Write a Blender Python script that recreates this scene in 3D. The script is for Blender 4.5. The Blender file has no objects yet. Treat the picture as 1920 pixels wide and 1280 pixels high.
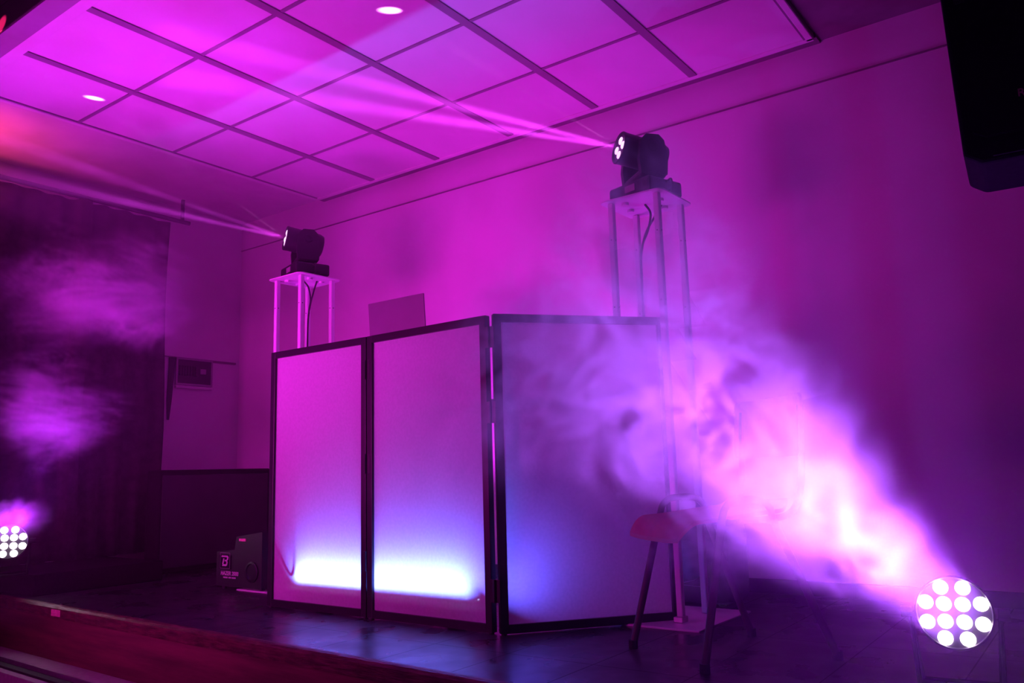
import bpy, bmesh, math, random
from mathutils import Vector, Matrix
random.seed(7)
sc = bpy.context.scene
COL = sc.collection
PI = math.pi

# ------------------------------------------------------------------ camera
F, PITCH, ROLL, YAW, EYE = 1534.0, .1575, -.0288, .9415, .61     # focal length in pixels of a 1920 px wide frame
fwd = Vector((math.sin(YAW)*math.cos(PITCH), math.cos(YAW)*math.cos(PITCH), math.sin(PITCH)))
rt0 = Vector((math.cos(YAW), -math.sin(YAW), 0)); up0 = rt0.cross(fwd)
RT = math.cos(ROLL)*rt0 + math.sin(ROLL)*up0
UP = -math.sin(ROLL)*rt0 + math.cos(ROLL)*up0
cam_data = bpy.data.cameras.new('camera'); cam = bpy.data.objects.new('camera', cam_data); COL.objects.link(cam)
cam_data.sensor_width = 36; cam_data.lens = 36*F/1920; cam_data.clip_start = .02
m = Matrix((RT, UP, -fwd)).transposed().to_4x4(); m.translation = (0, 0, EYE)
cam.matrix_world = m
sc.camera = cam

# ------------------------------------------------------------------ world, view, sampling
w = bpy.data.worlds.new('night'); sc.world = w; w.use_nodes = True
w.node_tree.nodes['Background'].inputs[0].default_value = (.25, .02, .3, 1)
w.node_tree.nodes['Background'].inputs[1].default_value = .02
sc.view_settings.view_transform = 'Standard'; sc.view_settings.look = 'None'
sc.view_settings.gamma = 1; sc.view_settings.use_curve_mapping = False
sc.view_settings.exposure = 0.0
cy = sc.cycles
cy.use_denoising = True
cy.max_bounces = 5; cy.diffuse_bounces = 3; cy.glossy_bounces = 2; cy.transmission_bounces = 2; cy.volume_bounces = 0
cy.transparent_max_bounces = 6
cy.sample_clamp_indirect = 3.0
cy.volume_step_rate = 1.0; cy.volume_max_steps = 256

# ------------------------------------------------------------------ lights of the room (off-frame show lamps, plus an added hidden fill)
def aim(o, target):
    d = Vector(target) - o.location
    o.rotation_euler = d.to_track_quat('-Z', 'Y').to_euler()
def spot(name, loc, target, energy, color, angle, blend=.5, radius=.03):
    l = bpy.data.lights.new(name, 'SPOT'); l.energy = energy; l.color = color
    l.spot_size = math.radians(angle); l.spot_blend = blend; l.shadow_soft_size = radius
    o = bpy.data.objects.new(name, l); COL.objects.link(o); o.location = loc; aim(o, target); return o
def area(name, loc, target, energy, color, sx, sy, spread=180):
    l = bpy.data.lights.new(name, 'AREA'); l.energy = energy; l.color = color; l.shape = 'RECTANGLE'
    l.size = sx; l.size_y = sy; l.spread = math.radians(spread)
    o = bpy.data.objects.new(name, l); COL.objects.link(o); o.location = loc; aim(o, target); return o

MAG = (.95, .03, .9)
area('front_wash_light', (-.3, 3.9, .9), (3.1, 3.5, 1.4), 28, (.93, .016, .74), 2.2, .8, 80)
area('added_wall_fill_light', (3.45, 2.55, .62), (4.0, 2.4, 1.75), 16, (.85, .02, 1), 1.6, .3, 150)  # added fill hidden behind the screens, has no fixture
area('ceiling_wash_light', (1.2, 3.9, -.2), (2.1, 3.6, 2.66), 19, (.88, .02, 1), 1.0, .5, 85)
spot('red_side_light', (1.62, 5.15, 2.2), (1.85, 5.22, 2.7), 24, (1, .06, .12), 120, 1, .1)
spot('red_floor_light', (.9, 4.6, -.2), (2.12, 4.35, -.15), .7, (1, .01, .12), 60, .9, .08)

spot('red_beam_light', (.75, 4.6, 2.45), (1.45, 3.90, 2.70), 900, (1, .02, .18), 4, .4, .005)

# ------------------------------------------------------------------ node helpers
class NT:
    def __init__(s, mat):
        mat.use_nodes = True; s.t = mat.node_tree; s.t.nodes.clear(); s.out = s.t.nodes.new('ShaderNodeOutputMaterial')
    def n(s, kind, **kw):
        nd = s.t.nodes.new(kind)
        for k, v in kw.items(): setattr(nd, k, v)
        return nd
    def l(s, a, b): s.t.links.new(a, b)
    def put(s, sock, v):
        if isinstance(v, bpy.types.NodeSocket): s.l(v, sock)
        else: sock.default_value = v
    def m(s, op, a, b=None, c=None, clamp=False):
        nd = s.n('ShaderNodeMath', operation=op, use_clamp=clamp)
        s.put(nd.inputs[0], a)
        if b is not None: s.put(nd.inputs[1], b)
        if c is not None: s.put(nd.inputs[2], c)
        return nd.outputs[0]
    def v(s, op, a, b=None, scale=None):
        nd = s.n('ShaderNodeVectorMath', operation=op)
        s.put(nd.inputs[0], a)
        if b is not None: s.put(nd.inputs[1], b)
        if scale is not None: s.put(nd.inputs['Scale'], scale)
        return nd.outputs['Value'] if op in ('DOT_PRODUCT', 'LENGTH', 'DISTANCE') else nd.outputs[0]
    def noise(s, vec, scale, detail=3, rough=.5, kind='FBM', dist=0., color=False):
        nd = s.n('ShaderNodeTexNoise'); nd.noise_type = kind; nd.normalize = True if kind == 'FBM' else nd.normalize
        s.put(nd.inputs['Vector'], vec); nd.inputs['Scale'].default_value = scale
        nd.inputs['Detail'].default_value = detail; nd.inputs['Roughness'].default_value = rough
        nd.inputs['Distortion'].default_value = dist
        return nd.outputs['Color'] if color else nd.outputs['Fac']
    def ramp(s, val, lo, hi, to0=0., to1=1., smooth=True):
        nd = s.n('ShaderNodeMapRange'); nd.interpolation_type = 'SMOOTHSTEP' if smooth else 'LINEAR'
        s.put(nd.inputs[0], val)
        for i, x in enumerate((lo, hi, to0, to1)): s.put(nd.inputs[1+i], x)
        return nd.outputs[0]
    def obj(s): return s.n('ShaderNodeTexCoord').outputs['Object']

def surf(name, color, rough=.6, metal=0., var=.12, scale=6., bump=0., bscale=60., spec=.5, streak=None):
    mt = bpy.data.materials.new(name); g = NT(mt)
    b = g.n('ShaderNodeBsdfPrincipled'); co = g.obj()
    if streak: co = g.v('MULTIPLY', co, streak)
    nz = g.noise(co, scale, 5, .6)
    mx = g.n('ShaderNodeMix', data_type='RGBA')
    g.l(g.ramp(nz, .3, .7), mx.inputs[0])
    mx.inputs[6].default_value = (*[c*(1-var) for c in color], 1); mx.inputs[7].default_value = (*[min(1, c*(1+var)) for c in color], 1)
    g.l(mx.outputs[2], b.inputs['Base Color'])
    b.inputs['Roughness'].default_value = rough; b.inputs['Metallic'].default_value = metal
    b.inputs['Specular IOR Level'].default_value = spec
    if bump:
        bp = g.n('ShaderNodeBump'); bp.inputs['Strength'].default_value = bump; bp.inputs['Distance'].default_value = .004
        g.l(g.noise(co, bscale, 4), bp.inputs['Height']); g.l(bp.outputs[0], b.inputs['Normal'])
    g.l(b.outputs[0], g.out.inputs[0]); return mt
def glow(name, color, strength):
    mt = bpy.data.materials.new(name); g = NT(mt); e = g.n('ShaderNodeEmission')
    e.inputs[0].default_value = (*color, 1); e.inputs[1].default_value = strength
    g.l(e.outputs[0], g.out.inputs[0])
    try: mt.cycles.emission_sampling = 'NONE'
    except Exception: pass
    return mt

M = dict(
 plaster=surf('wall_plaster', (.62, .58, .60), .85, var=.05, scale=2.2, bump=.25, bscale=45),
 ceiling=surf('main_ceiling_paint', (.62, .58, .60), .8, var=.05),
 tile=surf('ceiling_tile_board', (.72, .70, .70), .9, var=.04, scale=3, bump=.2, bscale=150),
 tbar=surf('ceiling_grid_bar', (.24, .21, .24), .5, var=.05),
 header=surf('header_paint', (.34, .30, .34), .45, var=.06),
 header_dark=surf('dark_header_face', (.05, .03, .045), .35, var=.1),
 groove=surf('rail_paint_and_gap_shade', (.18, .15, .17), .7),  # dark rail colour, also paints the shade in the ceiling gap
 skirt=surf('dark_skirting', (.03, .025, .03), .6),
 black=surf('black_plastic', (.018, .018, .02), .45, var=.2, spec=.4),
 blackmat=surf('black_carpet_covering', (.010, .009, .011), .9, spec=.1, var=.3, scale=60),
 alu=surf('black_anodised_profile', (.02, .02, .024), .35, metal=.3, var=.15),
 white=surf('white_powder_coat', (.78, .78, .8), .35, var=.04),
 steel=surf('brushed_steel', (.5, .5, .52), .35, metal=.8, var=.1, scale=20),
 curtain=surf('dark_curtain_cloth', (.04, .028, .036), .95, spec=.1, var=.25, scale=14, bump=.3),
 nosing=surf('worn_wood_nosing', (.12, .055, .04), .38, var=.5, scale=22, bump=.8, bscale=60, streak=(3, .5, 4)),
 fascia=surf('stage_fascia_wood', (.16, .07, .05), .6, var=.35, scale=5, bump=.3, bscale=30, streak=(1, .25, 3)),
 ledge=surf('grey_ledge_linoleum', (.48, .42, .44), .6, var=.1, scale=40),
 seat=surf('red_varnished_plywood', (.55, .09, .12), .4, var=.12, scale=4, streak=(1, 6, 1)),
 tube=surf('dark_painted_steel_tube', (.06, .02, .03), .45, metal=.0, var=.15),
 pink=surf('pink_paper_sticker', (.85, .35, .4), .6, var=.3, scale=90),
 ink=surf('pale_print', (.62, .5, .58), .6, var=.05),
 lcd=surf('grey_enclosure', (.30, .28, .30), .5),
 strap=surf('dark_strap_cloth', (.035, .03, .035), .9),
 wire=surf('black_cable_rubber', (.015, .015, .017), .5),
 laptop=surf('laptop_lid_grey', (.2, .19, .2), .4, metal=.2, var=.05),
 table=surf('dark_table_top', (.04, .035, .04), .5),
 lens=glow('lit_led_lens', (1, .78, 1), 14),
 headlens=glow('lit_beam_lens', (1, .45, 1), 2.2),
 dot=glow('lit_blue_diode', (.35, .5, 1), 22),
)
# stage floor: dark vinyl tiles
def stage_floor_mat():
    mt = bpy.data.materials.new('dark_vinyl_tiles'); g = NT(mt); b = g.n('ShaderNodeBsdfPrincipled'); co = g.obj()
    sx = g.n('ShaderNodeSeparateXYZ'); g.l(co, sx.inputs[0])
    def line(axis, size, off):
        q = g.m('FRACT', g.m('DIVIDE', g.m('ADD', axis, off), size))
        d = g.m('ABSOLUTE', g.m('SUBTRACT', q, .5))
        return g.m('GREATER_THAN', d, .5-.0022/size)
    ln = g.m('MAXIMUM', line(sx.outputs[0], .66, -2.33+6.6), line(sx.outputs[1], .333, -2.415+3.33))
    nz = g.noise(co, 5, 5)
    mx = g.n('ShaderNodeMix', data_type='RGBA'); g.l(nz, mx.inputs[0])
    mx.inputs[6].default_value = (.022, .02, .025, 1); mx.inputs[7].default_value = (.045, .042, .05, 1)
    m2 = g.n('ShaderNodeMix', data_type='RGBA'); g.l(ln, m2.inputs[0]); g.l(mx.outputs[2], m2.inputs[6]); m2.inputs[7].default_value = (.006, .006, .008, 1)
    g.l(m2.outputs[2], b.inputs['Base Color']); g.l(g.m('ADD', g.ramp(nz, .3, .7, .24, .40), g.m('MULTIPLY', ln, .15)), b.inputs['Roughness']); g.l(g.m('MULTIPLY_ADD', ln, -.2, .5), b.inputs['Specular IOR Level'])
    g.l(b.outputs[0], g.out.inputs[0]); return mt
M['floor'] = stage_floor_mat()
def screen_mat():
    mt = bpy.data.materials.new('white_stretch_fabric'); g = NT(mt)
    d = g.n('ShaderNodeBsdfDiffuse'); t = g.n('ShaderNodeBsdfTranslucent'); tr = g.n('ShaderNodeBsdfTransparent')
    nz = g.ramp(g.noise(g.obj(), 90, 2), .3, .7, .68, .78)
    cc = g.n('ShaderNodeCombineColor')
    for i in range(3): g.l(nz, cc.inputs[i])
    g.l(cc.outputs[0], d.inputs[0]); t.inputs[0].default_value = (.7, .7, .72, 1)
    a = g.n('ShaderNodeMixShader'); a.inputs[0].default_value = .42; g.l(d.outputs[0], a.inputs[1]); g.l(t.outputs[0], a.inputs[2])
    b = g.n('ShaderNodeMixShader'); b.inputs[0].default_value = .03; g.l(a.outputs[0], b.inputs[1]); g.l(tr.outputs[0], b.inputs[2])
    g.l(b.outputs[0], g.out.inputs[0]); return mt
M['screen'] = screen_mat()

# ------------------------------------------------------------------ mesh helpers
class B:
    def __init__(s): s.bm = bmesh.new()
    def box(s, a, b, bev=0., mat=None):
        a = Vector(a); b = Vector(b); g = bmesh.ops.create_cube(s.bm, size=1); vs = g['verts']
        c = (a+b)/2; d = b-a
        for v in vs: v.co = Vector((v.co.x*d.x, v.co.y*d.y, v.co.z*d.z))+c
        if bev:
            es = list({e for v in vs for e in v.link_edges})
            r = bmesh.ops.bevel(s.bm, geom=es, offset=bev, segments=2, affect='EDGES', profile=.5)
            vs = list({v for f in r['faces'] for v in f.verts} | {v for v in vs if v.is_valid})
        if mat is not None:
            for v in vs: v.co = mat @ v.co
        return s
    def cyl(s, p0, p1, r, r2=None, seg=20, caps=True):
        p0 = Vector(p0); p1 = Vector(p1); d = p1-p0; r2 = r if r2 is None else r2
        g = bmesh.ops.create_cone(s.bm, cap_ends=caps, segments=seg, radius1=r, radius2=r2, depth=d.length)
        q = d.to_track_quat('Z', 'Y').to_matrix().to_4x4(); q.translation = (p0+p1)/2
        bmesh.ops.transform(s.bm, matrix=q, verts=g['verts']); return s
    def prism(s, pts, axis_vec):
        vs = [s.bm.verts.new(p) for p in pts]; ws = [s.bm.verts.new(Vector(p)+Vector(axis_vec)) for p in pts]
        n = len(pts); s.bm.faces.new(vs); s.bm.faces.new(ws[::-1])
        for i in range(n): s.bm.faces.new((vs[i], ws[i], ws[(i+1) % n], vs[(i+1) % n]))
        return s
    def tube(s, pts, r, seg=10, closed=False, caps=True):
        pts = [Vector(p) for p in pts]; n = len(pts); rings = []; prev = None
        for i, p in enumerate(pts):
            t = (pts[min(i+1, n-1)]-pts[max(i-1, 0)]).normalized()
            if prev is None:
                u = t.orthogonal().normalized()
            else:
                u = (prev - t*prev.dot(t)).normalized()
            prev = u; v = t.cross(u)
            rings.append([s.bm.verts.new(p + r*(math.cos(2*PI*k/seg)*u + math.sin(2*PI*k/seg)*v)) for k in range(seg)])
        for a, b in zip(rings, rings[1:]):
            for k in range(seg): s.bm.faces.new((a[k], a[(k+1) % seg], b[(k+1) % seg], b[k]))
        if caps: s.bm.faces.new(rings[0][::-1]); s.bm.faces.new(rings[-1])
        return s
    def lathe(s, prof, origin, axis, seg=36):
        q = Vector(axis).to_track_quat('Z', 'Y').to_matrix().to_4x4(); q.translation = Vector(origin)
        rings = [[s.bm.verts.new(q @ Vector((r*math.cos(2*PI*k/seg), r*math.sin(2*PI*k/seg), z))) for k in range(seg)] for r, z in prof]
        for a, b in zip(rings, rings[1:]):
            for k in range(seg): s.bm.faces.new((a[k], a[(k+1) % seg], b[(k+1) % seg], b[k]))
        s.bm.faces.new(rings[0][::-1]); s.bm.faces.new(rings[-1]); return s
    def obj(s, name, mat, parent=None, smooth=False, M4=None):
        bmesh.ops.recalc_face_normals(s.bm, faces=s.bm.faces)
        me = bpy.data.meshes.new(name)
        if M4 is not None: bmesh.ops.transform(s.bm, matrix=M4, verts=s.bm.verts)
        s.bm.to_mesh(me); s.bm.free(); me.materials.append(M[mat] if isinstance(mat, str) else mat)
        o = bpy.data.objects.new(name, me); COL.objects.link(o)
        if parent is not None: o.parent = parent
        if smooth:
            for p in me.polygons: p.use_smooth = True
            try:
                me.set_sharp_from_angle(angle=math.radians(35))
            except Exception: pass
        return o
def smooth_path(ctrl, n=8):
    P = [Vector(p) for p in ctrl]; P = [P[0]*2-P[1]] + P + [P[-1]*2-P[-2]]; out = []
    for i in range(1, len(P)-2):
        for k in range(n):
            t = k/n; a, b, c, d = P[i-1:i+3]
            out.append(.5*((2*b)+(c-a)*t+(2*a-5*b+4*c-d)*t*t+(3*b-a-3*c+d)*t**3))
    out.append(P[-2]); return out
def tag(o, label, cat, group=None, kind=None):
    o['label'] = label; o['category'] = cat
    if group: o['group'] = group
    if kind: o['kind'] = kind
    return o
def struct(o, label, cat):
    return tag(o, label, cat, kind='structure')
def thing(name, label, cat, loc=(0, 0, 0), rz=0., group=None):
    o = bpy.data.objects.new(name, None); o.empty_display_size = .1; COL.objects.link(o)
    o.location = loc; o.rotation_euler = (0, 0, rz); return tag(o, label, cat, group)
def copy_tree(o, parent=None):
    c = o.copy(); COL.objects.link(c); c.parent = parent
    for ch in list(o.children):
        copy_tree(ch, c)
    return c
def text_mesh(name, body, size, mat, M4, parent, extrude=.0006, shear=0., bold=0.):
    cu = bpy.data.curves.new(name, 'FONT'); cu.body = body; cu.size = size; cu.extrude = extrude
    cu.align_x = 'CENTER'; cu.align_y = 'CENTER'; cu.shear = shear; cu.offset = bold
    to = bpy.data.objects.new(name+'_curve', cu); COL.objects.link(to)
    bpy.context.view_layer.update()
    me = bpy.data.meshes.new_from_object(to.evaluated_get(bpy.context.evaluated_depsgraph_get()))
    bpy.data.objects.remove(to)
    me.transform(M4); me.materials.clear(); me.materials.append(M[mat])
    o = bpy.data.objects.new(name, me); COL.objects.link(o); o.parent = parent; return o
def basis(x, y, z, loc):
    m4 = Matrix((Vector(x), Vector(y), Vector(z))).transposed().to_4x4(); m4.translation = Vector(loc); return m4

# ------------------------------------------------------------------ the room
WX, WY, RX = 4.0, 5.65, -3.0
def edge_x(y): return 2.015 + .0385*(y-1.706)
struct(B().box((WX, -3.5, -1), (WX+.15, WY+.15, 3.4)).obj('wall_back', 'plaster'), 'plain plaster wall behind the stage, running along its back', 'wall')
struct(B().box((-4, WY, -1), (WX, WY+.15, 3.4)).obj('wall_left', 'plaster'), 'plaster wall at the far left end of the stage behind the curtain', 'wall')
pts = [(WX, -3.5, 0), (WX, WY, 0), (edge_x(WY), WY, 0), (edge_x(-3.5), -3.5, 0)]
struct(B().prism([(x, y, -.04) for x, y, z in pts], (0, 0, .04)).obj('floor', 'floor'), 'dark tiled stage floor', 'floor')
struct(B().box((-4, -3.5, -.62), (1.83, WY, -.55)).obj('floor_audience', 'ledge'), 'grey hall floor in front of the stage', 'floor')
# fascia and nosing of the stage edge
def strip(x_off0, x_off1, z0, z1, y0=-3.5, y1=WY):
    return [(edge_x(y1)+x_off0, y1, z0), (edge_x(y1)+x_off1, y1, z0), (edge_x(y0)+x_off1, y0, z0), (edge_x(y0)+x_off0, y0, z0)], (0, 0, z1-z0)
a, b = strip(-.004, .03, -.62, -.062); struct(B().prism(a, b).obj('trim_1', 'fascia'), 'dark reddish wooden board closing the stage front', 'stage front')
# worn nosing with a slightly ragged lip
nb = B(); ny = 240; prev = None
for i in range(ny+1):
    y = -3.5 + (WY+3.5)*i/ny; j = random.uniform(-1, 1)*.0018; k = random.uniform(-1, 1)*.0012
    sec = [(edge_x(y)+.0, y, -.06), (edge_x(y)-.018+j, y, -.06), (edge_x(y)-.020+j, y, -.012), (edge_x(y)-.012+j, y, -.002+k), (edge_x(y)+.0, y, .001+k), (edge_x(y)+.012, y, .001)]
    ring = [nb.bm.verts.new(p) for p in sec]
    if prev:
        for q in range(6): nb.bm.faces.new((prev[q], prev[(q+1) % 6], ring[(q+1) % 6], ring[q]))
    prev = ring
struct(nb.obj('trim_2', 'nosing'), 'worn wooden edging along the lip of the stage', 'stage edge')
# ledge below the fascia
a, b = strip(-.125, -.006, -.60, -.27); struct(B().prism(a, b).obj('trim_3', 'ledge'), 'grey ledge below the stage front', 'ledge')
a, b = strip(-.175, -.127, -.60, -.285); struct(B().prism(a, b).obj('trim_4', 'skirt'), 'dark ribbed strip at the lip of the grey ledge', 'ledge strip')
a, b = strip(-.132, -.126, -.30, -.264); struct(B().prism(a, b).obj('trim_5', 'steel'), 'thin metal edge of the grey ledge', 'metal edging')
a, b = strip(-.215, -.177, -.60, -.295); struct(B().prism(a, b).obj('trim_6', 'ledge'), 'second lower grey strip of the ledge', 'ledge strip')
struct(B().box((WX-.012, -3.5, 0), (WX, WY, .065)).obj('baseboard_back', 'skirt'), 'dark skirting at the foot of the back wall', 'baseboard')
struct(B().box((3.0, WY-.012, 0), (WX-.012, WY, .065)).obj('baseboard_left', 'skirt'), 'dark skirting at the foot of the left wall', 'baseboard')
# picture rail line
struct(B().box((WX-.006, -3.5, 2.466), (WX, WY, 2.474)).obj('trim_7', 'groove'), 'thin dark line running along the back wall below the ceiling', 'wall trim')
# ceilings
struct(B().box((1.56, .96, 2.70), (WX, WY, 2.78)).obj('ceiling', 'ceiling'), 'stage ceiling above the hung tile field', 'ceiling')
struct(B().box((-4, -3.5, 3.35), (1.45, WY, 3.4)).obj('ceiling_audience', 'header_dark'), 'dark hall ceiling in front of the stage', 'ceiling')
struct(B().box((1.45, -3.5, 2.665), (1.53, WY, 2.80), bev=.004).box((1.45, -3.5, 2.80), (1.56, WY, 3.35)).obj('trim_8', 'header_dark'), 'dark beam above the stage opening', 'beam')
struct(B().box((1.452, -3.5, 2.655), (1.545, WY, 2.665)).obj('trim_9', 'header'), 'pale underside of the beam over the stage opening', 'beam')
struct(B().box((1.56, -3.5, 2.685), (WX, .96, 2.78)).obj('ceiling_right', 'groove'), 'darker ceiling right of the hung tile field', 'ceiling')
struct(B().box((3.925, .96, 2.672), (WX, 4.64, 2.70)).obj('trim_10', 'groove'), 'dark strip painting the shade in the gap between the tile field and the back wall', 'gap shade strip')  # gap's shadow put in as a dark-coloured strip
# tile field : 4 x 6 tiles between x 1.555..3.93, y .99..4.615
X0, X1, Y0, Y1, CZ = 1.555, 3.915, .99, 4.615, 2.66
tx, ty = (3.911-1.555)/4, (4.615-.991)/6
tf = B()
for i in range(4):
    for j in range(6):
        xa, xb = X0+i*tx, X0+(i+1)*tx; ya, yb = Y0+j*ty, Y0+(j+1)*ty
        tf.box((xa+.006, ya+.009, CZ+.006), (xb-.006, yb-.009, CZ+.02), bev=.004)
tiles = struct(tf.obj('ceiling_tile_field', 'tile'), 'hung field of square white ceiling tiles over the stage', 'ceiling tiles')
gb = B()
for i in range(5):
    x = X0+i*tx; wd = .009; gb.box((x-wd, Y0-.0, CZ+.001), (x+wd, Y1, CZ+.03))
for j in range(7):
    y = Y0+j*ty; wd = .022; gb.box((X0, y-wd, CZ-.001), (X1, y+wd, CZ+.03))
gb.obj('grid_bar', 'tbar', tiles)
gb = B().box((X0-.01, Y0-.02, CZ-.004), (X0+.045, Y1+.02, CZ+.034), bev=.003).box((X1-.02, Y0-.02, CZ-.004), (X1+.012, Y1+.02, CZ+.034), bev=.003)
gb.box((X0, Y0-.02, CZ-.004), (X1, Y0+.012, CZ+.034), bev=.003).box((X0, Y1-.012, CZ-.004), (X1, Y1+.02, CZ+.034), bev=.003)
gb.obj('edge_frame', 'tile', tiles)

# riser under the curtain
tag(B().box((1.6+.6, 4.93, 0), (2.97, WY-.002, .12), bev=.006).obj('low_riser', 'blackmat'), 'low black platform under the dark curtain, carrying the far spotlight', 'platform')

# ------------------------------------------------------------------ curtain
cb = B(); N = 190; rows = 14; xs0, xs1 = 1.0, 3.235; grid = []
ph = [random.uniform(0, 6.28) for _ in range(6)]
for r in range(rows+1):
    z = .135 + (2.50-.135)*r/rows; row = []
    for i in range(N+1):
        u = i/N; x = xs0+(xs1-xs0)*u; sq = 1-.25*(r/rows)
        fold = .030*math.sin(46*u*1.9+ph[0]+.5*math.sin(7*u+ph[1])) + .014*math.sin(88*u+ph[2]+.3*(r/rows)) + .012*math.sin(19*u+ph[3])
        y = 5.46 + fold*(sq+.2*math.sin(r*.5+9*u)) + (-.05 if abs(x-2.62) < .05 else 0)
        row.append(cb.bm.verts.new((x + .012*math.sin(r*.6+11*u), y, z)))
    grid.append(row)
for a_, b_ in zip(grid, grid[1:]):
    for i in range(N): cb.bm.faces.new((a_[i], a_[i+1], b_[i+1], b_[i]))
ct = thing('stage_curtain', 'dark pleated curtain hanging at the far left end of the stage', 'curtain', (0, 0, 0))
co = cb.obj('curtain_cloth', 'curtain', ct, smooth=True)
sm = co.modifiers.new('thick', 'SOLIDIFY'); sm.thickness = .004
B().cyl((1.0, 5.46, 2.53), (3.40, 5.46, 2.53), .016).box((1.1, 5.45, 2.53), (1.12, 5.47, 2.69)).box((3.33, 5.45, 2.53), (3.35, 5.47, 2.70)).obj('curtain_rail', 'black', ct)

# ------------------------------------------------------------------ fuse box niche, strap and conduit on the left wall
y_ = WY
fb = thing('fuse_box', 'small open fuse box set in the left wall beside the curtain', 'fuse box', (3.595, y_, 1.43))
B().box((-.155, -.018, -.105), (.155, 0, -.09)).box((-.155, -.018, .09), (.155, 0, .105)).box((-.155, -.018, -.09), (-.142, 0, .09)).box((.142, -.018, -.09), (.155, 0, .09)).obj('box_frame', 'lcd', fb)
B().box((-.142, -.006, -.09), (.142, -.001, .09)).obj('back_plate', 'skirt', fb)
q = B()
for k in range(7): q.box((-.125+k*.022, -.016, -.03), (-.107+k*.022, -.006, .045), bev=.002)
q.obj('breaker_row', 'black', fb)
B().box((.05, -.014, -.01), (.10, -.006, .03), bev=.002).obj('meter', 'lcd', fb)
B().box((-.155, -.02, -.128), (.155, 0, -.108), bev=.002).obj('bottom_flap', 'plaster', fb)
q = B(); q.prism([(3.385, y_-.012, 1.528), (3.425, y_-.03, 1.528), (3.41, y_-.02, 1.20), (3.40, y_-.012, 1.06), (3.385, y_-.012, 1.06), (3.378, y_-.012, 1.2)], (0, .008, 0))
tag(q.obj('hanging_strap', 'strap'), 'dark narrow strap hanging on the wall left of the fuse box', 'strap')
tag(B().box((3.29, y_-.012, 1.531), (3.75, y_, 1.537)).box((3.75, y_-.016, 1.520), (3.96, y_, 1.535)).obj('wall_conduit', 'groove'), 'thin dark conduit on the left wall above the fuse box', 'conduit')

# ------------------------------------------------------------------ black case + hazer in the left corner
cs = thing('bass_cabinet', 'large black box cabinet standing in the back left corner', 'speaker cabinet', (3.42, 5.30, 0))
B().box((-.40, -.22, .015), (.47, -.05, .685), bev=.012).obj('cabinet_body', 'blackmat', cs)
B().box((-.39, -.232, .05), (.44, -.222, .65), bev=.004).obj('front_grille', 'black', cs)
for a_ in (-.38, .38):
    for b_ in (-.20, -.11): B().box((a_, b_, 0), (a_+.05, b_+.04, .016)).obj('foot', 'black', cs)

hz = thing('haze_machine', 'small black haze machine on the floor left of the light facade', 'haze machine', (2.87, 4.02, .008))
B().prism([(0, .20, .012), (0, -.21, .012), (0, -.21, .315), (0, .02, .285), (0, .035, .21), (0, .20, .20)], (.26, 0, 0)).obj('machine_body', 'black', hz)
for sx_ in (.03, .22):
    for sy_ in (-.18, .16): B().cyl((sx_, sy_, -.008 if sy_ > 0 else 0), (sx_, sy_, .013), .014, seg=12).obj('foot', 'black', hz)
B().prism([(-.004, .17, .232-.05), (-.004, .06, .232-.05), (-.004, .06, .105), (-.004, .17, .105)], (.004, 0, 0)).obj('badge_plate', 'blackmat', hz)
fx = basis((0, -1, 0), (0, 0, 1), (-1, 0, 0), (-.0055, .113, .152))
# angular letter-B badge
q = B()
for poly in ([(-.030, .028), (.024, .028), (.034, .020), (.030, .006), (.020, .001), (.026, -.008), (.022, -.024), (.012, -.030), (-.026, -.030), (-.020, -.020), (.008, -.020), (.013, -.016), (.015, -.007), (.010, -.004), (-.004, -.004), (-.002, .005), (.012, .005), (.019, .009), (.020, .016), (.016, .019), (-.034, .019)], [(-.016, .012), (-.005, .012), (-.014, -.020), (-.025, -.020)]):
    q.prism([(x, y, 0) for x, y in poly], (0, 0, .001))
q.obj('letter_badge', 'ink', hz, M4=fx)
q = B(); q.box((-.046, -.044, 0), (-.043, .044, .0006)).box((.043, -.044, 0), (.046, .044, .0006)).box((-.046, .041, 0), (.046, .044, .0006)).box((-.046, -.044, 0), (.046, -.041, .0006))
q.obj('badge_border', 'tbar', hz, M4=fx)
text_mesh('model_lettering', 'HAZER 2000', .030, 'ink', basis((0, -1, 0), (0, 0, 1), (-1, 0, 0), (-.0015, .075, .082)), hz, bold=.0008, shear=.15)
q = B(); yy = .133
for k in range(19):                                 # too small to read in the photo: a row of tiny marks
    wd = (.004, .006, .005)[k % 3]
    if k not in (7, 12): q.box((-.0008, yy-wd, .056), (-.0002, yy, .064))
    yy -= wd+.0012
q.obj('small_lettering', 'ink', hz)
B().box((-.004, -.07, .262), (0, -.01, .276)).obj('pale_label', 'pink', hz)
B().lathe([(.045, 0), (.055, .003), (.055, .008), (.045, .01), (.04, .004)], (0, -.13, .10), (-1, 0, 0)).obj('outlet_ring', 'alu', hz, smooth=True)

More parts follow.
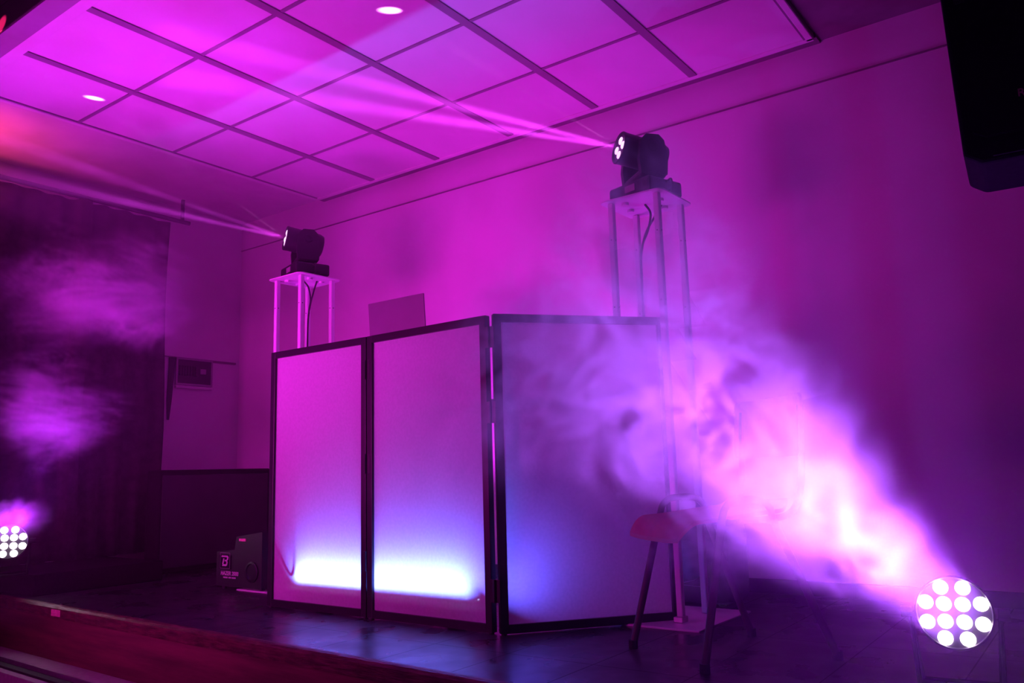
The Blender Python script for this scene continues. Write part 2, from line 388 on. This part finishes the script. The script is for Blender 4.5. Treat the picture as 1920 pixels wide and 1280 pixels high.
# ------------------------------------------------------------------ the light facade: three framed screens
PB = [(2.582, 3.383), (2.578, 2.700), (2.578, 2.694), (2.555, 1.992), (2.552, 1.948), (3.129, 1.481)]
fa = thing('screen_facade', 'three-panel folding facade of white fabric screens in black frames, standing mid stage', 'folding screen', (2.58, 2.7, 0))
FO = Vector((2.58, 2.7, 0)); FH = 1.235; W_ = .032; T_ = .03
for k in range(3):
    p = Vector((*PB[2*k], 0)); q_ = Vector((*PB[2*k+1], 0)); d = q_-p; L = d.length; d.normalize(); nrm = Vector((-d.y, d.x, 0))
    if nrm.x > 0: nrm = -nrm                         # towards the audience
    M4 = basis(d, -nrm, (0, 0, 1), p-FO)             # x along the panel, y backwards
    f = B().box((0, 0, .006), (W_, T_, FH), bev=.002).box((L-W_, 0, .006), (L, T_, FH), bev=.002)
    f.box((W_, .0005, .006), (L-W_, T_-.0005, .006+W_)).box((W_, .0005, FH-W_), (L-W_, T_-.0005, FH))
    fr = f.obj('panel_frame', 'alu', fa, M4=M4)
    s_ = B(); nx, nz = 24, 30; g_ = [[s_.bm.verts.new((W_-.004+(L-2*W_+.008)*i/nx, .014+.0012*math.sin(3.1*i/nx)*math.sin(3.1*j/nz), W_+.002+(FH-2*W_+.004)*j/nz)) for i in range(nx+1)] for j in range(nz+1)]
    for a_, b_ in zip(g_, g_[1:]):
        for i in range(nx): s_.bm.faces.new((a_[i], a_[i+1], b_[i+1], b_[i]))
    s_.obj('fabric', 'screen', fr, smooth=True, M4=M4)
    for xx in (W_/2, L-W_/2): B().cyl((xx, T_/2, 0), (xx, T_/2, .007), .011, seg=12).obj('levelling_foot', 'black', fr, M4=M4)
for (xa, ya, zs, sc_) in ((2.579, 2.697, (.2, .62, 1.04), .0), (2.5535, 1.970, (.12, .80, 1.10), 1)):
    for z in zs:
        B().box((xa-.003-FO.x+.012*0, ya-.024-FO.y, z), (xa+.003-FO.x+.002, ya+.024-FO.y, z+.085), bev=.001).cyl((xa-.006-FO.x, ya-FO.y, z), (xa-.006-FO.x, ya-FO.y, z+.085), .006, seg=10).obj('hinge', 'alu', fa)

# LED bar behind the screens, its lit face upward
lb = thing('led_bar', 'glowing blue LED bar lying on the floor behind the white screens', 'LED bar', (2.655, 2.65, 0))
B().box((-.032, -.55, .03), (.032, .55, .108), bev=.005).obj('bar_housing', 'black', lb)
for s_ in (-.4, .4): B().box((-.035, s_-.02, 0), (.035, s_+.02, .05)).obj('bar_foot', 'black', lb)
q = B()
for k in range(18): q.cyl((-.02, -.53+k*.0625, .1075), (-.02, -.53+k*.0625, .113), .004, seg=10)
q.obj('diode_row', 'dot', lb)['kind'] = 'stuff'
LT = -1
L_ = area('led_bar_light', (2.655, 2.65, .117), (2.655, 2.65, 2), 27, (.09, .15, 1), 1.07, .03, 106)
L_.rotation_euler = (PI, 0, PI/2); L_.rotation_euler.rotate_axis('X', LT*math.radians(37))
area('added_blue_spill_light', (2.665, 2.09, .12), (2.78, 1.72, .62), 3.2, (.10, .09, 1), .04, .04, 150)  # added lamp past the bar's end, throws blue onto the third screen
tag(B().tube(smooth_path([(2.62, 3.38, .34), (2.612, 3.30, .25), (2.607, 3.235, .165), (2.607, 3.205, .155), (2.612, 3.190, .20), (2.64, 3.18, .30), (2.72, 3.12, .45), (2.8, 3.0, .7), (2.84, 2.95, .93)], 8), .006).obj('power_cable', 'wire', None, smooth=True), 'black cable hanging in a loop behind the left screen, seen as a shadow', 'cable')

# ------------------------------------------------------------------ DJ table, stand and laptop behind the facade
tb = thing('folding_table', 'black table hidden behind the white screens', 'table', (3.12, 2.75, 0))
B().box((-.25, -.70, .90), (.25, .60, .93), bev=.004).obj('table_top', 'table', tb)
for sx_ in (-.22, .22):
    for sy_ in (-.65, .55): B().cyl((sx_, sy_, 0), (sx_, sy_, .90), .013, seg=12).obj('leg', 'alu', tb)
ls = thing('laptop_stand', 'thin metal laptop stand on the table behind the screens', 'stand', (3.2, 3.0, .93))
B().box((-.12, -.15, 0), (.14, .15, .006)).obj('base_plate', 'alu', ls)
for s_ in (-.13, .13): B().tube([(.12, s_, .006), (.12, s_, .30), (-.14, s_, .335)], .007).obj('arm', 'alu', ls)
lp = thing('laptop', 'grey laptop with raised lid showing above the white screens', 'laptop', (3.12, 3.0, 1.285))
B().box((-.02, -.2, -.004-.0), (.24, .2, .014), bev=.004).obj('keyboard_base', 'laptop', lp)
lm = Matrix.Translation((-.022, 0, .012)) @ Matrix.Rotation(math.radians(-4), 4, 'Y')
B().box((-.006, -.203, 0), (.002, .203, .238), bev=.003).obj('lid', 'laptop', lp, M4=lm)

# ------------------------------------------------------------------ light towers (white totems)
def tower(loc, rz, label):
    t = thing('light_tower', label, 'light tower', loc, rz, 'white light towers')
    S = .112; H = 1.767
    B().box((-.25, -.25, 0), (.25, .25, .008), bev=.002).obj('base_plate', 'white', t)
    for i, (a, b) in enumerate(((-1, -1), (-1, 1), (1, 1), (1, -1))):
        x, y = a*S, b*S
        q = B().box((x-.0135, y-.0135, .008), (x+.0135, y+.0135, H), bev=.005)
        l = q.obj('post', 'white', t)
        for z in (1.30, 1.60):
            B().cyl((x-.0150, y, z), (x-.0132, y, z), .0032, seg=8).obj('bolt_hole', 'black', l)
            B().cyl((x, y-.0150, z), (x, y-.0132, z), .0032, seg=8).obj('bolt_hole', 'black', l)
    # top plate, rounded corners
    P_ = []; R_ = .035; hs = .155
    for cx_, cy_, a0 in ((hs-R_, hs-R_, 0), (-hs+R_, hs-R_, 90), (-hs+R_, -hs+R_, 180), (hs-R_, -hs+R_, 270)):
        for k in range(6):
            a = math.radians(a0+k*18); P_.append((cx_+R_*math.cos(a), cy_+R_*math.sin(a), H))
    B().prism(P_, (0, 0, .006)).obj('top_plate', 'white', t)
    for a, b in ((-.08, .06), (.08, -.05), (.02, .09), (-.03, -.085)):
        B().cyl((a, b, H-.012), (a, b, H), .016, seg=14).obj('plate_bolt', 'white', t)
    q = B().tube(smooth_path([(-.01, .0, H+.0), (.02, -.01, H-.04), (.07, .035, H-.10), (.095, .08, H-.16), (.098, .094, H-.3), (.095, .092, .9), (.096, .092, .3), (.09, .06, .02)], 8), .005)
    q.tube(smooth_path([(.05, -.05, H-.0), (.06, -.02, H-.03), (.09, .05, H-.09), (.098, .08, H-.15)], 8), .005)
    q.obj('cable', 'wire', t, smooth=True)
    B().box((-.03-S, -.02-S, .008), (.02-S, .02-S, .03), bev=.003).obj('corner_bracket', 'steel', t)
    return t
tower((3.199, 1.569, 0), -.025, 'tall white four-post light tower right of the screens, nearer the camera')
tower((3.126, 3.791, 0), -.031, 'white four-post light tower at the left end of the screens, farther away')

# moving heads
def head_axis(k): return (RT*-.93 + UP*.20 - fwd*k).normalized()     # direction a barrel points
def moving_head(loc, label, bz, AX):
    t = thing('moving_head_light', label, 'stage light', loc, 0, 'moving head lights on the towers')
    R4 = Matrix.Rotation(bz, 4, 'Z')
    B().box((-.105, -.125, .008), (.105, .125, .078), bev=.012).obj('base', 'black', t, M4=R4)
    B().box((-.108, -.04, .03), (-.1052, .02, .06)).obj('display', 'lcd', t, M4=R4)
    for a in (-.08, .08):
        for b in (-.1, .1): B().cyl((a, b, 0), (a, b, .01), .012, seg=12).obj('foot', 'black', t, M4=R4)
    for s_ in (-1, 1):
        q = B().tube(smooth_path([(0, s_*.128, .06), (0, s_*.155, .065), (0, s_*.155, .02), (0, s_*.128, .015)], 5), .005); q.obj('carry_handle', 'black', t, smooth=True, M4=R4)
    B().lathe([(.085, .078), (.085, .086), (.07, .092)], (0, 0, 0), (0, 0, 1)).obj('turntable', 'black', t, smooth=True)
    # yoke: plate under + two arms, square to the barrel
    ah = Vector((AX.x, AX.y, 0)).normalized(); sd = Vector((-ah.y, ah.x, 0))
    Y4 = basis(ah, sd, (0, 0, 1), (0, 0, 0)); hc = .228
    y = B().box((-.062, -.098, .090), (.062, .098, .125), bev=.012)
    for s_ in (-1, 1):
        ya, yb = s_*.078, s_*.104
        pr = [(-.062, .10), (.062, .10), (.068, .17), (.055, hc+.03), (.03, hc+.055), (-.03, hc+.055), (-.055, hc+.03), (-.068, .17)]
        y.prism([(x, ya, z) for x, z in pr], (0, yb-ya, 0))
    yk = y.obj('yoke', 'black', t, M4=Y4)
    for s_ in (-1, 1):
        B().lathe([(.022, 0), (.026, .002), (.02, .004), (.012, .002)], Y4 @ Vector((0, s_*.104, hc)), sd*s_).obj('tilt_cap', 'alu', t, smooth=True)
    c = Vector((0, 0, hc))
    B().lathe([(.045, -.105), (.060, -.10), (.071, -.075), (.071, -.055), (.066, -.05), (.066, -.02), (.071, -.015), (.072, .10), (.074, .118), (.070, .122), (.064, .112)], c, AX, 40).obj('head_barrel', 'black', t, smooth=True)
    B().lathe([(.063, .110), (.063, .113)], c, AX, 36).obj('lens_plate', 'alu', t)
    u = AX.cross(Vector((0, 0, 1))).normalized(); v_ = u.cross(AX)
    for k in range(4):
        an = PI/4*0+PI/2*k; o_ = c + AX*.1135 + .034*(math.cos(an)*u+math.sin(an)*v_)
        B().lathe([(.018, 0), (.016, .004), (.009, .007)], o_, AX, 24).obj('lens', 'headlens', t, smooth=True)
    return t, Vector(loc)+c+AX*.125
TZ = 1.774
hr, pr_ = moving_head((3.199, 1.569, TZ), 'black moving head light on the nearer right tower, lenses lit', -.3, head_axis(.23))
hl, pl_ = moving_head((3.126, 3.791, TZ), 'black moving head light on the farther left tower, lenses lit', -.3, head_axis(.40))
def beamdir(base, pt, yawd, pitchd):
    d = head_axis(.2); d.rotate(Matrix.Rotation(math.radians(yawd), 3, 'Z')); s_ = d.cross(Vector((0, 0, 1))).normalized()
    d.rotate(Matrix.Rotation(math.radians(pitchd), 3, s_)); return pt + d
for nm, p_, prm in (('right', pr_, ((0, -1, 2500), (3, -8, 2500))), ('left', pl_, ((0, 7, 900), (3, -1, 900)))):
    for yw, pt_, en in prm:
        spot(nm+'_head_beam', p_, beamdir(None, p_, yw, pt_), en*6.0, (.85, .05, 1), 3.6, .8, .01)
spot('right_head_ceiling_beam', pr_+Vector((-.02, .03, .03)), (2.449, 2.395, 2.66), 750, (1, .25, 1), 3.2, .6, .004)
spot('left_head_ceiling_beam', pl_+Vector((-.02, .03, .03)), (2.06, 4.235, 2.66), 750, (1, .25, 1), 2.8, .6, .004)

# ------------------------------------------------------------------ black case behind the right tower
cc = thing('monitor_case', 'rounded black equipment case on the floor behind the right tower', 'equipment case', (3.62, 1.58, 0))
B().box((-.13, -.17, .008), (.13, .2, .36), bev=.045).obj('case_body', 'black', cc, smooth=True)
for a in (-.07, .07):
    for b in (-.1, .12): B().cyl((a, b, 0), (a, b, .016), .015, seg=12).obj('foot', 'black', cc)
B().lathe([(.075, 0), (.085, .003), (.085, .008), (.06, .004)], (-.13, .02, .20), (-1, 0, 0)).obj('speaker_ring', 'alu', cc, smooth=True)
B().tube([(-.133, .05, .10), (-.134, .0, .112), (-.134, -.06, .15)], .002, seg=6).tube([(-.134, .06, .09), (-.134, -.06, .085)], .002, seg=6).obj('pale_scratch', 'lcd', cc)

# ------------------------------------------------------------------ chair
CC = Vector((2.684, 1.101, 0)); cf = Vector((-.79, .61, 0)).normalized(); csd = Vector((-cf.y, cf.x, 0))*-1
ch = thing('school_chair', 'red wooden shell chair on splayed tubular legs, half lost in bright smoke, front right', 'chair', CC)
def W(a, b, z): return cf*a + csd*b + Vector((0, 0, z))
def loc_(x, y, z): return Vector((x, y, z))-CC
feet = {(1, 1): (2.602, 1.417), (-1, 1): (2.985, 1.141), (1, -1): (2.396, 1.068), (-1, -1): (2.753, .779)}
def seat_z(a): # profile along depth
    t = (a+.14)/.40
    return .452 + .012*math.cos(t*PI*1.1) - (.055*((t-.82)/.18)**2 if t > .82 else 0) + (.03*((.10-t)/.10)**2 if t < .10 else 0)
q = B(); na, nb_ = 26, 16; top = []
def srow(off):
    rows_ = []
    for i in range(na+1):
        a = -.14+.40*i/na; t = i/na
        hw = .195 - .018*max(0, (t-.85)/.15)**2 - .02*max(0, (.12-t)/.12)**2
        rows_.append([q.bm.verts.new(W(a, hw*(2*j/nb_-1), seat_z(a)+off+.006*abs(2*j/nb_-1)**3)) for j in range(nb_+1)])
    return rows_
ta, bo = srow(0), srow(-.013)
for i in range(na):
    for j in range(nb_):
        q.bm.faces.new((ta[i][j], ta[i+1][j], ta[i+1][j+1], ta[i][j+1])); q.bm.faces.new((bo[i][j], bo[i][j+1], bo[i+1][j+1], bo[i+1][j]))
for i in range(na):
    for j in (0, nb_): q.bm.faces.new((ta[i][j], ta[i+1][j], bo[i+1][j], bo[i][j]))
for j in range(nb_):
    for i in (0, na): q.bm.faces.new((ta[i][j], ta[i][j+1], bo[i][j+1], bo[i][j]))
q.obj('seat', 'seat', ch, smooth=True)
for sd_ in (1, -1):
    top_f, top_r = W(.125, sd_*.213, .44), W(-.055, sd_*.213, .44)
    ff = loc_(*feet[(1, sd_)], .01); fr_ = loc_(*feet[(-1, sd_)], .01)
    B().tube([ff, top_f], .0125, 14).obj('leg', 'tube', ch, smooth=True)
    B().tube([fr_, top_r], .0125, 14).obj('leg', 'tube', ch, smooth=True)
    for f_ in (ff, fr_): B().cyl(f_-Vector((0, 0, .01)), f_+Vector((0, 0, .018)), .016, seg=14).obj('foot_cap', 'black', ch)
    B().tube(smooth_path([top_f, W(.11, sd_*.213, .478), W(.075, sd_*.212, .500), (W(-.01, sd_*.212, .500)), W(-.045, sd_*.213, .478), top_r], 6), .0115, 12).obj('side_bow', 'tube', ch, smooth=True)
    B().tube(smooth_path([W(.03, sd_*.15, .436), W(-.10, sd_*.165, .438), W(-.165, sd_*.175, .47), W(-.195, sd_*.178, .56), W(-.205, sd_*.178, .70), W(-.215, sd_*.176, .80)], 6), .011, 12).obj('back_post', 'tube', ch, smooth=True)
B().tube([W(.10, -.213, .436), W(.10, .213, .436)], .009, 10).tube([W(-.04, -.213, .436), W(-.04, .213, .436)], .009, 10).obj('cross_bar', 'tube', ch, smooth=True)
q = B(); gr = []
for off in (0, .011):
    g_ = []
    for i in range(13):
        z = .635+.205*i/12; row = []
        for j in range(17):
            s_ = 2*j/16-1; rr = 1-(.06 if i in (0, 12) else 0)*abs(s_)**6
            row.append(q.bm.verts.new(W(-.205-.04*(1-s_*s_)+(.0)-(z-.635)*.08-off+.022, .20*s_*rr, z)))
        g_.append(row)
    gr.append(g_)
for g_ in gr:
    for i in range(12):
        for j in range(16): q.bm.faces.new((g_[i][j], g_[i][j+1], g_[i+1][j+1], g_[i+1][j]))
for i in range(12):
    for j in (0, 16): q.bm.faces.new((gr[0][i][j], gr[0][i+1][j], gr[1][i+1][j], gr[1][i][j]))
for j in range(16):
    for i in (0, 12): q.bm.faces.new((gr[0][i][j], gr[0][i][j+1], gr[1][i][j+1], gr[1][i][j]))
q.obj('backrest', 'seat', ch, smooth=True)

# ------------------------------------------------------------------ PAR spotlights
def par_can(center, aim_at, ground, label, energy, target, color, cone):
    c = Vector(center); base = Vector((c.x, c.y, ground))
    t = thing('par_spotlight', label, 'spotlight', base, 0, 'floor par spotlights')
    d = (Vector(aim_at)-c).normalized(); lc = c-base
    B().lathe([(.05, -.13), (.08, -.115), (.092, -.07), (.092, .0), (.096, .004), (.096, .020), (.091, .022), (.088, .006), (.02, .004)], lc, d, 44).obj('housing', 'black', t, smooth=True)
    u = Vector((0, 0, 1)).cross(d).normalized(); v_ = d.cross(u)
    ps = [(a, b) for a in (-.0225, .0225) for b in (-.0225, .0225)]
    ps += [(s1*a, s2*b) for a, b in ((.0265, .065), (.066, .0255)) for s1 in (-1, 1) for s2 in (-1, 1)]
    for a, b in ps:
        B().lathe([(.0187, 0), (.018, .004), (.012, .008), (.005, .010)], lc+d*.010+u*a+v_*b, d, 28).obj('led_lens', 'lens', t, smooth=True)
    # double bracket
    for s_ in (-1, 1):
        p0 = lc+u*s_*.108
        for lean in (.05, -.06):
            q = B(); foot = Vector((0, 0, .004))+u*s_*.095+Vector((d.x, d.y, 0)).normalized()*lean*1.6
            q.tube([p0, foot], .006, 8).obj('bracket_arm', 'blackmat', t)
        B().cyl(p0-u*s_*.006, p0+u*s_*.022, .016, seg=16).obj('tilt_knob', 'black', t)
    for lean in (.05, -.06):
        f0 = Vector((0, 0, .004))+Vector((d.x, d.y, 0)).normalized()*lean*1.6
        B().tube([f0-u*.095, f0+u*.095], .006, 8).obj('bracket_foot', 'blackmat', t)
    l = area('par_beam', c+d*.035, target, energy, color, .17, .17, cone); l.data.shape = 'DISK'
    return t
def px(x, y, dep): return Vector((0, 0, EYE)) + dep*(fwd + (x-960)/F*RT - (y-640)/F*UP)
PR = px(1789, 1149, 2.2); PLp = px(17, 1016, 4.6)
par_can(PR, (.1, .05, .75), 0, 'near floor spotlight at the right edge, twelve white-hot lenses facing the camera', 28, px(1270, 725, 1.95), (.42, .10, 1), 38)
spot('par_side_glow', PR+(px(1180, 700, 2.3)-PR).normalized()*.05, px(1500, 700, 1.5), 60, (.36, .01, 1), 175, .6, .08)
par_can(PLp, (.2, .7, 1.1), .12, 'far floor spotlight at the left edge before the curtain, twelve lit lenses', 12, px(250, 450, 4.3), (.45, .02, 1), 76)

# ------------------------------------------------------------------ PA speaker on its pole, top right
sp_u = -(fwd + (1830-960)/F*RT); sp_u.z = 0; sp_u.normalize()                          # speaker front
sp_u.rotate(Matrix.Rotation(math.radians(-2), 3, 'Z'))
sp_s = Vector((0, 0, 1)).cross(sp_u).normalized()                               # towards the left of the picture is -sp_s or sp_s
if sp_s.dot(RT) < 0: sp_s = -sp_s
SPC = px(1812, 345, 1.9); SPC = Vector((SPC.x, SPC.y, 1.29))
SS = SPC + sp_s*.20
sk = thing('pa_speaker', 'large black loudspeaker hanging into the top right corner', 'loudspeaker', SS)
def SW(s_, d_, z): return sp_s*s_ + sp_u*d_ + Vector((0, 0, z))
q = B(); outline = [(-.165, 0), (.165, 0), (.20, .025), (.215, .70), (-.215, .70), (-.20, .025)]
q.prism([SW(s_, -.29, z) for s_, z in outline], sp_u*.26)
bx_ = q.obj('speaker_cabinet', 'blackmat', sk); bv = bx_.modifiers.new('bevel', 'BEVEL'); bv.width = .008; bv.segments = 2
q = B(); outl2 = [(-.15, .06), (.15, .06), (.175, .075), (.185, .67), (-.185, .67), (-.175, .075)]
q.prism([SW(s_, -.03, z) for s_, z in outl2], sp_u*.014); q.obj('grille', 'blackmat', sk)
B().prism([SW(s_, -.03, z) for s_, z in ((-.14, .012), (.14, .012), (.12, .05), (-.12, .05))], sp_u*.008).obj('lower_port', 'blackmat', sk)
B().prism([SW(s_, -.03, z) for s_, z in ((-.182, .40), (-.160, .40), (-.160, .52), (-.182, .52))], sp_u*.018).obj('side_grip', 'black', sk)
lp_ = px(1915, 175, 1.88)-SS
text_mesh('logo_letter', 'R', .026, 'pink', basis(sp_s, (0, 0, 1), sp_u, SW(lp_.dot(sp_s), -.0145, lp_.z)), sk, bold=.0005)
st = thing('speaker_stand', 'black pole stand under the loudspeaker, beyond the right edge', 'speaker stand', (SS+sp_u*-.17).to_tuple()[:2]+(0,))
B().cyl((0, 0, .012), (0, 0, 1.29), .0175).obj('pole', 'black', st)
B().cyl((0, 0, 0), (0, 0, .012), .2, seg=40).obj('base_plate', 'black', st)

# ------------------------------------------------------------------ small marks on the stage front
ys = 4.448; xs = edge_x(ys)
tag(B().box((xs-.0225, ys-.05, -.05), (xs-.0195, ys+.045, -.018)).obj('paper_sticker', 'pink'), 'small bright pink sticker on the stage edge', 'sticker')

# ------------------------------------------------------------------ haze and smoke (real scattering volumes)
def domain(name, a, b, mat, label, cat='haze'):
    o = B().box(a, b).obj(name, mat); tag(o, label, cat, kind='stuff'); return o
mt = bpy.data.materials.new('thin_room_haze'); g = NT(mt); vs_ = g.n('ShaderNodeVolumeScatter')
vs_.inputs['Color'].default_value = (.9, .9, .9, 1); vs_.inputs['Density'].default_value = .016; vs_.inputs['Anisotropy'].default_value = .0
g.l(vs_.outputs[0], g.out.inputs['Volume']); HAZE = mt

def smoke_mat(name, step, gain, color=(1, 1, 1)):
    mt = bpy.data.materials.new(name); g = NT(mt); vs_ = g.n('ShaderNodeVolumeScatter')
    vs_.inputs['Color'].default_value = (*color, 1); vs_.inputs['Anisotropy'].default_value = .0
    at = g.n('ShaderNodeAttribute'); at.attribute_name = 'density'
    g.l(g.m('MULTIPLY', at.outputs['Fac'], gain), vs_.inputs['Density']); g.l(vs_.outputs[0], g.out.inputs['Volume'])
    mt.cycles.volume_step_rate = step
    return mt
class GN(NT):                                       # the same helpers inside a geometry-node tree
    def __init__(s, name):
        s.t = bpy.data.node_groups.new(name, 'GeometryNodeTree')
        s.t.interface.new_socket('Geometry', in_out='INPUT', socket_type='NodeSocketGeometry')
        s.t.interface.new_socket('Geometry', in_out='OUTPUT', socket_type='NodeSocketGeometry')
        s.inp = s.n('NodeGroupInput'); s.outn = s.n('NodeGroupOutput')
    def obj(s): return s.n('GeometryNodeInputPosition').outputs[0]
    def n1z(s, co):
        q_ = s.n('ShaderNodeSeparateXYZ'); s.l(co, q_.inputs[0]); return q_.outputs[2]
def smoke(name, lo, hi, voxel, build, mat, label):
    o = B().box(lo, hi).obj(name, mat); tag(o, label, 'smoke', kind='stuff')
    g = GN(name+'_density'); vc = g.n('GeometryNodeVolumeCube')
    g.l(build(g), vc.inputs['Density'])
    vc.inputs['Min'].default_value = lo; vc.inputs['Max'].default_value = hi
    for k, ax in enumerate('XYZ'): vc.inputs['Resolution '+ax].default_value = max(8, int((hi[k]-lo[k])/voxel))
    sm_ = g.n('GeometryNodeSetMaterial'); sm_.inputs['Material'].default_value = mat
    g.l(vc.outputs[0], sm_.inputs[0]); g.l(sm_.outputs[0], g.outn.inputs[0])
    o.modifiers.new('density', 'NODES').node_group = g.t
    return o
def warp(g, p, scale, amount, seed):
    wv = g.v('SUBTRACT', g.noise(g.v('ADD', p, seed), scale, 1.5, .5, color=True), (.5, .5, .5))
    return g.v('ADD', p, g.v('SCALE', wv, scale=amount))
def wisps(g, p, scale, seed, a1=.7, a2=.22, stretch=(1, 1, 1)):
    # noise squashed along the camera's view axis, so filaments stay crisp from there
    nrm = fwd.normalized()
    p = g.v('SUBTRACT', p, g.v('SCALE', tuple(nrm), scale=g.m('MULTIPLY', g.v('DOT_PRODUCT', p, tuple(nrm)), .8)))
    p = warp(g, p, scale*.35, a1, seed)
    p = warp(g, p, scale*1.1, a2, (seed[1], seed[2], seed[0]))
    q_ = g.v('MULTIPLY', p, stretch)
    n1 = g.noise(q_, scale, 4, .5)
    sh = g.m('SUBTRACT', 1., g.m('MULTIPLY', g.m('ABSOLUTE', g.m('SUBTRACT', n1, .5)), 14.), clamp=True)
    n3 = g.noise(g.v('ADD', q_, (5., 3., 8.)), scale*2.7, 3, .5)
    s3 = g.m('SUBTRACT', 1., g.m('MULTIPLY', g.m('ABSOLUTE', g.m('SUBTRACT', n3, .5)), 18.), clamp=True)
    n2 = g.noise(p, scale*.5, 2, .5)
    return n1, g.m('ADD', g.m('POWER', sh, 2.), g.m('MULTIPLY', g.m('POWER', s3, 2.), 1.3)), n2
def plume(g):
    co = g.obj(); O = PR; T = px(1010, 555, 2.05); d = (T-O).normalized(); Ln = (T-O).length
    rel = g.v('SUBTRACT', co, tuple(O)); t = g.v('DOT_PRODUCT', rel, tuple(d))
    along = g.v('SCALE', tuple(d), scale=t)
    rad = g.v('LENGTH', g.v('SUBTRACT', rel, along))
    n1, sh, n2 = wisps(g, co, 4.6, (3.1, 7.7, 1.3), .5, .17)
    wid = g.m('MULTIPLY_ADD', t, .27, .10)
    wid = g.m('ADD', wid, g.m('MULTIPLY', g.m('SUBTRACT', n2, .5), g.m('MULTIPLY_ADD', t, .5, .03)))
    body = g.ramp(g.m('DIVIDE', rad, wid), .35, 1.25, 1., 0.)
    fade = g.m('MULTIPLY', g.ramp(t, .03, .62), g.ramp(t, Ln*.55, Ln*1.15, 1., .0))
    fade = g.m('MULTIPLY', fade, g.m('MULTIPLY_ADD', t, 1.5, .3))
    dens = g.m('ADD', g.m('MULTIPLY', g.ramp(n1, .30, .70), .34), g.m('MULTIPLY', sh, 1.25))
    halo = g.m('MULTIPLY', g.ramp(g.v('LENGTH', rel), .05, 1.2, 1., 0.), .05)
    return g.m('ADD', g.m('MULTIPLY', g.m('MULTIPLY', dens, body), fade), halo)
def upper_haze(g):
    co = g.obj()
    n1, sh, n2 = wisps(g, co, 1.6, (8.4, 1.2, 3.1), .8, .2, (.6, .6, 2.2))
    fade = g.m('MULTIPLY', g.ramp(g.n1z(co), 1.75, 2.1), g.ramp(g.n1z(co), 2.5, 2.64, 1., .2))
    return g.m('MULTIPLY', g.m('ADD', g.m('MULTIPLY', g.ramp(n1, .35, .65), .8), g.m('MULTIPLY', sh, .5)), fade)
def left_cloud(g):
    co = g.obj()
    n1, sh, n2 = wisps(g, co, 3.0, (1.4, 2.2, 9.1), .8, .3)
    c1 = px(185, 535, 4.7); c2 = px(110, 770, 4.7); c3 = px(40, 975, 4.5)
    def blob(c, r):
        return g.ramp(g.m('ADD', g.v('LENGTH', g.v('MULTIPLY', g.v('SUBTRACT', co, tuple(c)), (1, 1, 1.5))), g.m('MULTIPLY', g.m('SUBTRACT', n2, .5), 1.5)), r*.2, r, 1., 0.)
    mk = g.m('ADD', blob(c1, .62), g.m('ADD', g.m('MULTIPLY', blob(c2, .45), .6), g.m('MULTIPLY', blob(c3, .20), .55)))
    dens = g.m('ADD', g.m('MULTIPLY', g.ramp(n1, .45, .68), .15), g.m('MULTIPLY', sh, 1.5))
    return g.m('MULTIPLY', dens, mk)
domain('room_haze', (1.6, -.6, .01), (3.98, 5.6, 2.64), HAZE, 'thin purple haze filling the whole stage', 'haze')
smoke('smoke_plume', (1.15, -.35, .03), (3.0, 2.15, 1.65), .012, plume, smoke_mat('smoke_plume_volume', 3.6, 2.2), 'bright smoke plume rising left from the near floor spotlight')
smoke('drifting_smoke', (1.55, 3.9, .25), (3.1, 5.3, 2.1), .016, left_cloud, smoke_mat('drifting_smoke_volume', 3.0, 2.6), 'purple smoke wisps drifting before the dark curtain')
smoke('upper_smoke', (1.62, 1.2, 1.75), (3.3, 5.3, 2.63), .03, upper_haze, smoke_mat('upper_smoke_volume', 3.0, .11), 'thin layered smoke under the ceiling crossed by the beams')
